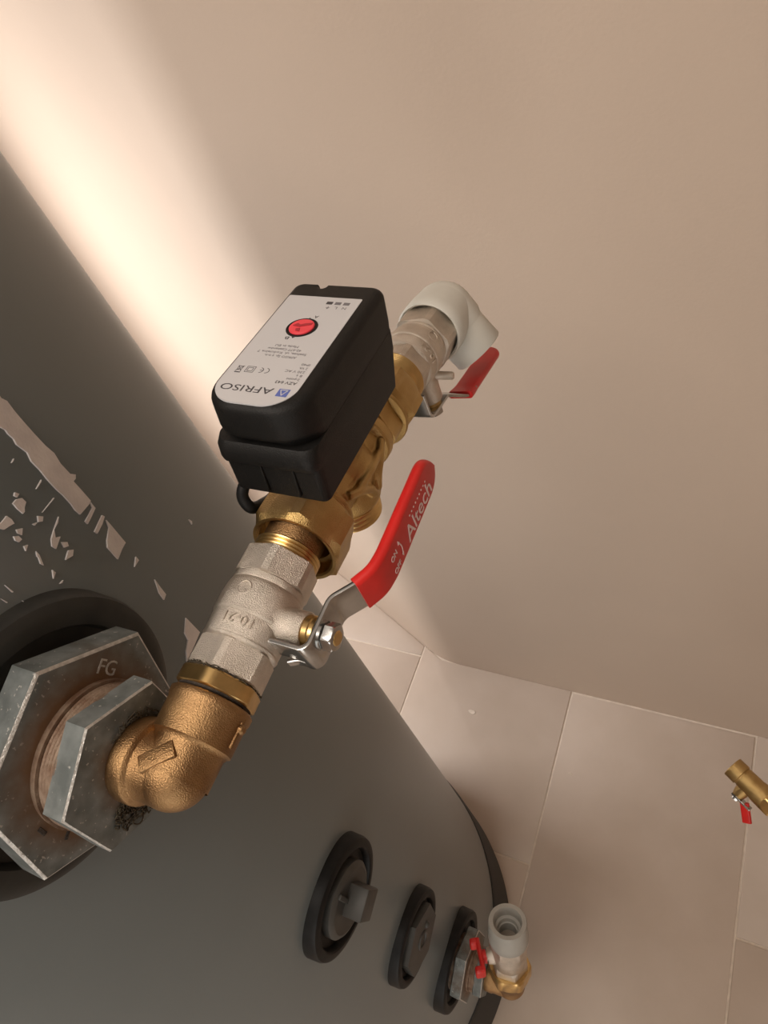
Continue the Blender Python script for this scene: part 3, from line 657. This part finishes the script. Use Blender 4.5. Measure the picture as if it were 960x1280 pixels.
cp = [(0.0732, (0.0058, 0.016, 0.0045, NT, 0.0003, 0.0002)), (0.0770, (0.0045, 0.017, 0.005, NT, 0.0001, 0.0001)), (0.0790, (0.0010, 0.0185, 0.005, NT)), (0.0815, (0.0, 0.019, 0.005, NT)), (0.0940, (0.0, 0.019, 0.005, NT, 0.0003, 0.0002))]
for i in range(1, 7):
    a = PI / 2 * i / 6; d = 0.0050 * (1 - math.cos(a)); cp.append((0.0940 + 0.0050 * math.sin(a), (d, 0.019 - d * 0.4, 0.005 - d * 0.3, NT, 0.0003 + d, 0.0002 + d * 0.5)))
mb.rings([[(x, y, z) for x, y in plan(*a)] for z, a in cp], LM)
obj('cap_shell', mb, 'black', act, angle=40)
for (x, z0, z1) in ((-0.006, 0.0405, 0.0590), (0.0125, 0.0405, 0.0590)):
    mb = MB(); mb.box((x, HN + 0.0046, (z0 + z1) / 2), (0.0015, 0.003, z1 - z0), LM, bev=0.0004); obj('moulded_rib', mb, 'black', act)
LZ = 0.0991
mb = MB(); mb.prism(rrect(-0.0238, 0.0203, -0.0132, 0.0812, (0.0150, 0.0150, 0.0008, 0.0008), seg=10), LZ - 0.0006, LZ + 0.0002, LM); lab = obj('rating_label', mb, 'label', act, smooth=False, label='silver rating label with dark print')
def FT(x, y): return LM @ Matrix(((-1, 0, 0, x), (0, -1, 0, y), (0, 0, 1, LZ + 0.00022), (0, 0, 0, 1)))   # print is upside down in the photograph
def T(s, x, y, h, wd, m='ink', align='LEFT'): return text('lettering', s, FT(x / 1000, y / 1000), lab, m, h / 1000, wd / 1000 if wd else None, ext=0.00006, align=align)
T('AFRISO', 8.2, -0.2, 4.6, 28.5)
T('AZV 643', 17.3, 6.0, 2.1, 11.4)
T('2-point', 17.3, 8.9, 1.7, 7.2, 'ink_grey'); T('8 s', 17.3, 11.9, 1.7, 3.2, 'ink_grey'); T('230 V AC', 17.3, 14.9, 1.8, 10.6, 'ink_grey')
T('2 VA', 17.3, 17.9, 1.7, 4.4, 'ink_grey'); T('IP40', 17.3, 20.9, 1.7, 4.6, 'ink_grey')
T('AFRISO Sp. z o.o.', -1.6, 25.6, 1.7, 18.0, 'ink_grey', 'CENTER'); T('Szałsza, ul. Kościelna 7', -2.2, 28.6, 1.7, 27.5, 'ink_grey', 'CENTER')
T('42-677 Czekanów', -2.2, 31.6, 1.7, 19.0, 'ink_grey', 'CENTER'); T('Made in EU', -2.2, 34.6, 1.7, 13.0, 'ink_grey', 'CENTER')
T('A', 2.9, 62.6, 2.4, 2.4); T('B', -4.6, 41.9, 2.4, 2.3)
T('N', 14.6, 72.2, 2.2, 2.2, 'ink_grey'); T('L', 9.4, 72.2, 2.2, 1.6, 'ink_grey')
def mark(name, fn, m='ink'): mb = MB(); fn(mb); return obj(name, mb, m, lab, smooth=False)
def slab(mb, x, y, wx, wy, rot=0, h=0.00022):
    mb.box((0, 0, 0), (wx / 1000, wy / 1000, 0.0001), LM @ Matrix.Translation((x / 1000, y / 1000, LZ + h)) @ Matrix.Rotation(rot, 4, 'Z'))
mark('earth_symbol', lambda mb: [slab(mb, 4.0, 71.6, 0.25, 1.2), slab(mb, 4.0, 71.0, 2.2, 0.25), slab(mb, 4.0, 70.4, 1.4, 0.25), slab(mb, 4.0, 69.9, 0.6, 0.25)])
for x, m in ((13.2, 'ink_grey'), (8.2, 'ink_grey'), (3.2, 'ink')): mark('terminal_mark', lambda mb, x=x: slab(mb, x, 75.5, 3.6, 2.6), m)
mark('logo_square', lambda mb: slab(mb, 13.7, -2.6, 5.8, 5.6), 'blue')
def tri(mb):
    P = [(-1.9, 1.9), (1.9, 1.9), (0, -2.0)]
    for a, b in ((0, 1), (1, 2), (2, 0)):
        (xa, ya), (xb, yb) = P[a], P[b]; slab(mb, 13.7 + (xa + xb) / 2, -2.6 + (ya + yb) / 2, math.hypot(xb - xa, yb - ya), 0.45, math.atan2(yb - ya, xb - xa), 0.00034)
mark('logo_triangle', tri, 'label')
def arcs(mb):
    for cx, bar in ((-3.4, False), (-6.6, True)):
        for k in range(14):
            a = math.radians(-75 + 150 * k / 13); r = 1.9; slab(mb, cx + 0 + r * math.cos(a) - 0.0, 12.4 + r * math.sin(a), 0.35, 0.6, a)
        if bar: slab(mb, cx + 1.0, 12.4, 1.8, 0.35)
mark('ce_mark', arcs)
def sq(mb):
    for s in (4.6, 2.7):
        for q in (-1, 1): slab(mb, -11.9 + q * s / 2, 12.3, 0.28, s); slab(mb, -11.9, 12.3 + q * s / 2, s, 0.28)
mark('double_square', sq)
def bn(mb):
    slab(mb, -17.8, 12.3, 5.6, 0.3, 0.95); slab(mb, -17.8, 12.3, 5.6, 0.3, -0.95); slab(mb, -19.0, 12.6, 0.3, 3.0, 0.12); slab(mb, -16.6, 12.6, 0.3, 3.0, -0.12); slab(mb, -17.8, 11.1, 2.8, 0.35); slab(mb, -17.8, 9.3, 3.2, 0.7); slab(mb, -17.8, 14.1, 2.2, 0.3)
mark('bin_symbol', bn)
def ptr(x, y, r): return lambda mb: mb.prism([(-0.0017, -0.0009), (0.0017, -0.0009), (0, 0.0012)], 0, 0.0002, LM @ Matrix.Translation((x / 1000, y / 1000, LZ + 0.0002)) @ Matrix.Rotation(r, 4, 'Z'))
mark('knob_pointer', ptr(-1.2, 59.0, 0.0)); mark('knob_pointer', ptr(-2.6, 42.0, PI))
KF = LM @ Matrix.Translation((-0.0018, 0.0508, LZ))
mb = MB(); mb.lathe([(0.0001, 0.0086), (0.0005, 0.0085), (0.0006, 0.0081), (0.0003, 0.0078), (0.0003, 0)], KF, n=56); obj('knob_recess', mb, 'black', act)
mb = MB(); mb.lathe([(0.0002, 0.0069), (0.0009, 0.0068), (0.0012, 0.0064), (0.0012, 0)], KF @ Matrix.Translation((0, 0, 0)), n=48)
kn = obj('knob', mb, 'red_knob', act, label='red round position knob')
mb = MB()
mb.prism([(-0.0050, -0.0002), (-0.0030, 0.0022), (-0.0010, 0.0010), (0.0014, 0.0024), (0.0052, 0.0034), (0.0050, 0.0016), (0.0022, 0.0004), (-0.0006, -0.0010)][::-1], 0, 0.0003, KF @ Matrix.Translation((0, 0, 0.00112)))
mb.prism([(0.0002, -0.0020), (0.0010, -0.0050), (-0.0014, -0.0046), (-0.0020, -0.0026)], 0, 0.0003, KF @ Matrix.Translation((0, 0, 0.00112)))
obj('knob_arrow', mb, 'red_dark', kn, smooth=False)
# the cable loops out from under the near end and runs back behind the nut
cab = [LM @ Vector(p) for p in ((-0.0200, 0.006, 0.0400), (-0.0270, -0.003, 0.0345), (-0.0285, -0.0085, 0.0280), (-0.0245, -0.0095, 0.0210), (-0.0250, 0.0020, 0.013), (-0.0300, 0.0200, 0.002), (-0.034, 0.050, -0.004), (-0.033, 0.09, -0.002), (-0.030, 0.12, 0.0))]
cp = []
for i in range(len(cab) - 1):
    p0, p1, p2, p3 = cab[max(i - 1, 0)], cab[i], cab[i + 1], cab[min(i + 2, len(cab) - 1)]
    for k in range(6):
        s = k / 6; cp.append(0.5 * ((2 * p1) + (p2 - p0) * s + (2 * p0 - 5 * p1 + 4 * p2 - p3) * s * s + (3 * p1 - p0 - 3 * p2 + p3) * s ** 3))
cp.append(cab[-1])
mb = MB(); mb.tube(cp, 0.0034, n=16); obj('cable', mb, 'rubber', act, angle=80, label='black cable looping out under the near end')

# ------------------------------------------------------------------ rear ball valve and the plastic elbow
v2 = thing('ball_valve', tuple(C0 + CD * 0.05), 'rear nickel ball valve beyond the black actuator, its plain red handle pointing to the wall', 'valve')
G2 = valve_body(v2, FC() @ Matrix.Translation((0, 0, 0.0222)), 0.0660, math.radians(-10), math.radians(-42), math.radians(80), 0.008, 0.80, 1.08)
mb = MB(); mb.lathe([(0.0400, 0.0078), (0.0410, 0.0086), (0.0430, 0.0080), (0.0445, 0.0074)], G2, n=40); obj('gland_nut', mb, 'brass_turned', v2)
S2 = G2 @ Vector((0, 0, 0.0440)); SD = (G2.to_3x3() @ Vector((0, 0, 1))).normalized()
LD = Vector((0.02, 0.985, 0)); LD = (LD - SD * LD.dot(SD)).normalized(); LW = SD.cross(LD).normalized()
def q2(a, b): return S2 + LD * a + SD * b
lev = smooth_path([q2(-0.0200, -0.020), q2(-0.0190, -0.002), q2(-0.016, 0.001), q2(0.0130, 0.001), q2(0.0290, 0.0115) + Vector((0.009, 0, 0)), q2(0.040, 0.0115) + Vector((0.010, 0, 0))], 0.003)
obj('lever', ribbon(lev, 0.0185, 0.0024, LW, 0.0005, n=3), 'zinc', v2)
mb = MB(); mb.lathe([(0.0015, 0.0085), (0.0030, 0.0085), (0.0031, 0.0070)], fr(S2, SD), n=32); mb.hexl([(0.0030, 0.0078), (0.0080, 0.0078), (0.0086, 0.0068)], 0.013, fr(S2, SD), per=6); obj('stem_nut', mb, 'zinc', v2, angle=25)
mb = MB(); mb.lathe([(0.0, 0.0036), (0.0100, 0.0036), (0.0105, 0.003)], fr(S2, SD), n=24); obj('stem', mb, 'brass_turned', v2)
mb = MB(); q = C0 + CD * 0.053 - Vector((0, 0, 0.020)); mb.lathe([(0.0, 0.0032), (0.0205, 0.0030), (0.0215, 0.0022)], fr(q + Vector((0.004, 0, 0)), (0.97, 0.15, -0.12)), n=20); obj('stop_pin', mb, 'nickel', v2)
gp = smooth_path([q + Vector((0.0095, 0, 0)) for q in (q2(0.0275, 0.0105), q2(0.036, 0.0118), q2(0.0890, 0.0125))], 0.004, 5); nb2 = len(gp); lst = gp[-1]
for i in range(1, 9): gp.append(lst + LD * (0.0085 * math.sin(PI / 2 * i / 8 * 0.995)))
w2 = lambda i: (0.0215 - 0.0030 * min(1, i / nb2)) if i < nb2 else max(0.001, 0.0185 * math.cos(PI / 2 * (i - nb2 + 1) / 8 * 0.985))
obj('grip', ribbon(gp, w2, 0.0060, LW, 0.0027, n=6), 'red', v2, angle=75, label='plain red vinyl handle sleeve')

pe = thing('plastic_elbow', tuple(C0 + CD * 0.115), 'white plastic pipe elbow at the end of the valve line, its other mouth turned down', 'pipe fitting')
OD = Vector((0.61, -0.13, -0.78)); OD = (OD - CD * OD.dot(CD)).normalized()
SE = 0.1130; ec = C0 + CD * SE
mb = MB()
FE = fr(C0, CD, (1, 0, 0))
mb.lathe([(0.084, 0.0222), (0.0825, 0.0226), (0.0815, 0.0240), (0.0825, 0.0252), (0.0930, 0.0254), (0.1010, 0.0250), (SE, 0.0240)], FE, n=80, cap0=False, cap1=False)
mb.ball(tuple(ec), 0.0240, u=64, v=40)
mb.lathe([(0.0, 0.0240), (0.0140, 0.0232), (0.0190, 0.0212), (0.0200, 0.0212), (0.0400, 0.0210), (0.0412, 0.0202), (0.0414, 0.0165), (0.0400, 0.0155), (0.024, 0.0150), (0.0235, 0.0)], fr(ec, OD), n=80, cap0=False)
mb.lathe([(0.0825, 0.0226), (0.088, 0.0222)], FE, n=80, cap0=False, cap1=False)
obj('body', mb, 'white', pe, angle=50)
mb = MB(); mb.box((0.0215, -0.0005, 0.016), (0.004, 0.004, 0.034), fr(ec, OD, CD), bev=0.0012); obj('moulded_seam', mb, 'white', pe)

# ------------------------------------------------------------------ lowest port: reducers, elbow, upright valve
reducer(Z4, AY + 0.002, 0.93, 28, 38, 'galvanized hexagonal reducer in the lowest tank port, near the floor', 'small galvanized hexagon in the lowest tank port beside the red butterfly handle', letters=False)
UP = Vector((0, math.sin(math.radians(24)), math.cos(math.radians(24))))
E4 = Vector((X0 + 0.090, AY + 0.002, Z4)); F4 = fr((X0, AY + 0.002, Z4), (1, 0, 0), (0, 1, 0)); FU = fr(E4, UP, (1, 0, 0))
t = thing('brass_elbow', tuple(E4), 'brass elbow near the floor that turns the lowest tank port upright', 'pipe fitting')
mb = MB(); mb.lathe([(0.052, 0.0215), (0.056, 0.0235), (0.066, 0.0235), (0.069, 0.0220), (0.090, 0.0215)], F4, n=56); mb.ball(tuple(E4), 0.0222, u=40, v=24)
mb.lathe([(0, 0.0222), (0.016, 0.0225), (0.020, 0.0262), (0.036, 0.0270), (0.038, 0.0262)], FU, n=56); obj('body', mb, 'bronze', t, angle=50)
mb = MB(); mb.hexl([(0.030, 0.0290), (0.032, 0.0320), (0.050, 0.0320), (0.053, 0.0292)], 0.0575, FU, phase=0.3); obj('hexagon', mb, 'brass_turned', t, angle=25)
v = thing('ball_valve', tuple(E4 + UP * 0.06), 'upright grey valve near the floor with a red butterfly handle, standing on a brass elbow', 'valve')
mb = MB(); mb.hexl([(0.050, 0.0245), (0.052, 0.0270), (0.066, 0.0270), (0.068, 0.0250)], 0.0480, FU, phase=0.1); obj('end_hexagon', mb, 'nickel', v, angle=25)
mb = MB(); mb.lathe([(0.066, 0.0230), (0.070, 0.0255), (0.090, 0.0260), (0.104, 0.0240)], FU, n=48)
GB = FU @ Matrix.Translation((0, 0, 0.084)) @ Matrix.Rotation(math.radians(212), 4, 'Z') @ Matrix.Rotation(PI / 2, 4, 'Y')
mb.lathe([(0, 0.0150), (0.026, 0.0120), (0.032, 0.0105)], GB, n=40); obj('body', mb, 'nickel', v, angle=35)
mb = MB(); mb.hexl([(0.102, 0.0265), (0.104, 0.0282), (0.118, 0.0282), (0.120, 0.0262)], 0.0500, FU, phase=0.4); obj('upper_hexagon', mb, 'nickel', v, angle=25)
mb = MB(); mb.lathe([(0.030, 0.0065), (0.040, 0.0065)], GB, n=24); obj('stem', mb, 'nickel', v)
mb = MB(); mb.box((0, 0, 0.042), (0.020, 0.048, 0.006), GB, bev=0.002, seg=3); mb.box((0, -0.020, 0.047), (0.019, 0.010, 0.014), GB, bev=0.003, seg=3); mb.box((0, 0.020, 0.047), (0.019, 0.010, 0.014), GB, bev=0.003, seg=3); mb.lathe([(0.034, 0.0095), (0.044, 0.0090)], GB, n=24)
obj('butterfly_handle', mb, 'red', v, label='small red butterfly handle')
t = thing('plastic_adaptor', tuple(E4 + UP * 0.13), 'open grey plastic pipe socket on top of the upright valve near the floor', 'pipe fitting')
mb = MB(); mb.lathe([(0.116, 0.0250), (0.122, 0.0285), (0.134, 0.0290), (0.140, 0.0278), (0.160, 0.0275), (0.1625, 0.0262), (0.1625, 0.0205), (0.160, 0.0192), (0.146, 0.0186), (0.1445, 0.0150), (0.138, 0.0140), (0.137, 0.0125), (0.112, 0.0125), (0.110, 0)], FU, n=72)
obj('body', mb, 'grey_pp', t, angle=40)

# ------------------------------------------------------------------ small brass drain cock at the right, on a stub that rises from the floor outside the picture
VE = Vector((0.050, 0.382, 1.8 - 1.125)); VD = Vector((0.80, -0.55, -0.08)).normalized()
t = thing('drain_valve', tuple(VE), 'small brass valve with a short red handle, far right above the floor tiles', 'valve')
FV = fr(VE, VD, (0, 0, 1))
mb = MB(); mb.lathe([(0.006, 0.0110), (0.0, 0.0112), (0.0, 0.0148), (0.0010, 0.0156), (0.0160, 0.0158), (0.0170, 0.0142), (0.0185, 0.0140), (0.0190, 0.0148), (0.0400, 0.0152), (0.0440, 0.0160), (0.0560, 0.0162)], FV, n=48, cap0=False); obj('body', mb, 'brass', t, angle=35)
mb = MB(); mb.lathe([(0.0055, 0.0115), (0.0058, 0)], FV, n=32); obj('bore', mb, 'dark', t)
mb = MB(); mb.hexl([(0.0550, 0.0170), (0.0560, 0.0180), (0.0700, 0.0180), (0.0715, 0.0168)], 0.0325, FV, phase=0.3); obj('end_hexagon', mb, 'brass_turned', t, angle=25)
VS = Vector((-0.25, -0.50, -0.55)); VS = (VS - VD * VS.dot(VD)).normalized(); sp0 = VE + VD * 0.030
mb = MB(); mb.lathe([(0.0, 0.0105), (0.020, 0.0095), (0.026, 0.0080)], fr(sp0, VS), n=32); obj('stem_boss', mb, 'brass', t)
mb = MB(); mb.hexl([(0.025, 0.0055), (0.034, 0.0055)], 0.010, fr(sp0, VS), per=5); obj('stem_nut', mb, 'zinc', t, angle=25)
mb = MB(); g = fr(sp0 + VS * 0.029, VS, VD); mb.box((0.008, 0.0, 0.0), (0.030, 0.011, 0.003), g, bev=0.001); obj('lever', mb, 'zinc', t)
hd = (Vector((0.25, -0.75, -0.6))).normalized()
mb = ribbon([sp0 + VS * 0.028 + VD * 0.012 + hd * k for k in (0.0, 0.008, 0.016, 0.024, 0.028)], 0.0125, 0.006, VD, 0.0025, n=5); obj('grip', mb, 'red', t, angle=70)
t = thing('brass_pipe_stub', (VE.x + VD.x * 0.48, VE.y + VD.y * 0.48, 0), 'brass pipe feeding the small valve with the short red handle, at the right edge', 'pipe')
e = VE + VD * 0.48; mb = MB(); mb.tube([VE + VD * 0.0700, VE + VD * 0.10] + smooth_path([VE + VD * 0.40, e, Vector((e.x, e.y, 0.3)), Vector((e.x, e.y, 0.0))], 0.03, 8), 0.0125, n=24); obj('pipe', mb, 'brass', t, angle=60)
mb = MB(); mb.lathe([(0.0, 0.030), (0.003, 0.030), (0.006, 0.016)], Matrix.Translation((e.x, e.y, 0)), n=32); obj('floor_flange', mb, 'brass', t)

# ------------------------------------------------------------------ lamps that light the room (outside the frame)
t = thing('ceiling_lamp', (-0.35, -0.35, ZC), 'round white ceiling lamp above the camera', 'lamp')
mb = MB(); mb.lathe([(0.0, 0.40), (0.05, 0.40), (0.07, 0.38), (0.071, 0.0)], fr((-0.35, -0.35, ZC), (0, 0, -1)), n=48); obj('housing', mb, 'ceiling', t)
# chips and bits of grit on the tiles
for (px, py, r) in ((-0.537, 0.576, 0.012), (-0.262, 0.492, 0.006)):
    t = None; mb = MB(); mb.prism([(px + r * (0.6 + 0.4 * random.random()) * math.cos(a), py + r * 0.6 * (0.5 + 0.5 * random.random()) * math.sin(a)) for a in [2 * PI * k / 9 for k in range(9)]], 0.0, 0.0012, bev=0.0006, seg=1)
    tag(obj('plaster_chip', mb, 'grout', origin=(px, py, 0)), 'pale speck of plaster lying on the floor tile near the wall' if r > 0.01 else 'tiny sliver of plaster on the large middle floor tile', 'debris')

# window in the left wall: the daylight behind the tank comes through it
wn = tag(obj('window_1', MB().box((XL + 0.008, 0.32, 0.20), (0.02, 0.70, 0.05), bev=0.003).box((XL + 0.008, 0.32, 1.65), (0.02, 0.70, 0.05), bev=0.003).box((XL + 0.008, -0.005, 0.9), (0.02, 0.05, 1.5), bev=0.003).box((XL + 0.008, 0.645, 0.9), (0.02, 0.05, 1.5), bev=0.003), 'white'), kind='structure')
obj('pane', MB().box((XL + 0.004, 0.32, 0.92), (0.006, 0.62, 1.44)), 'glow', wn)
obj('diffuser', MB().lathe([(0, 0.36), (0.004, 0.36)], fr((-0.35, -0.35, ZC - 0.0711), (0, 0, -1)), n=48), 'glow', bpy.data.objects['ceiling_lamp'])
wn = tag(obj('fill_frame_1', MB().box((0.30, YN + 0.012, 2.14), (0.98, 0.03, 0.09), bev=0.003).box((-0.145, YN + 0.012, 1.05), (0.09, 0.03, 2.09), bev=0.003).box((0.745, YN + 0.012, 1.05), (0.09, 0.03, 2.09), bev=0.003), 'white'), kind='structure')  # unseen frame added round the rear fill light, not a known doorway
obj('pane', MB().box((0.30, YN + 0.006, 1.05), (0.80, 0.008, 2.08)), 'glow', wn)  # glowing panel added to go with the rear fill
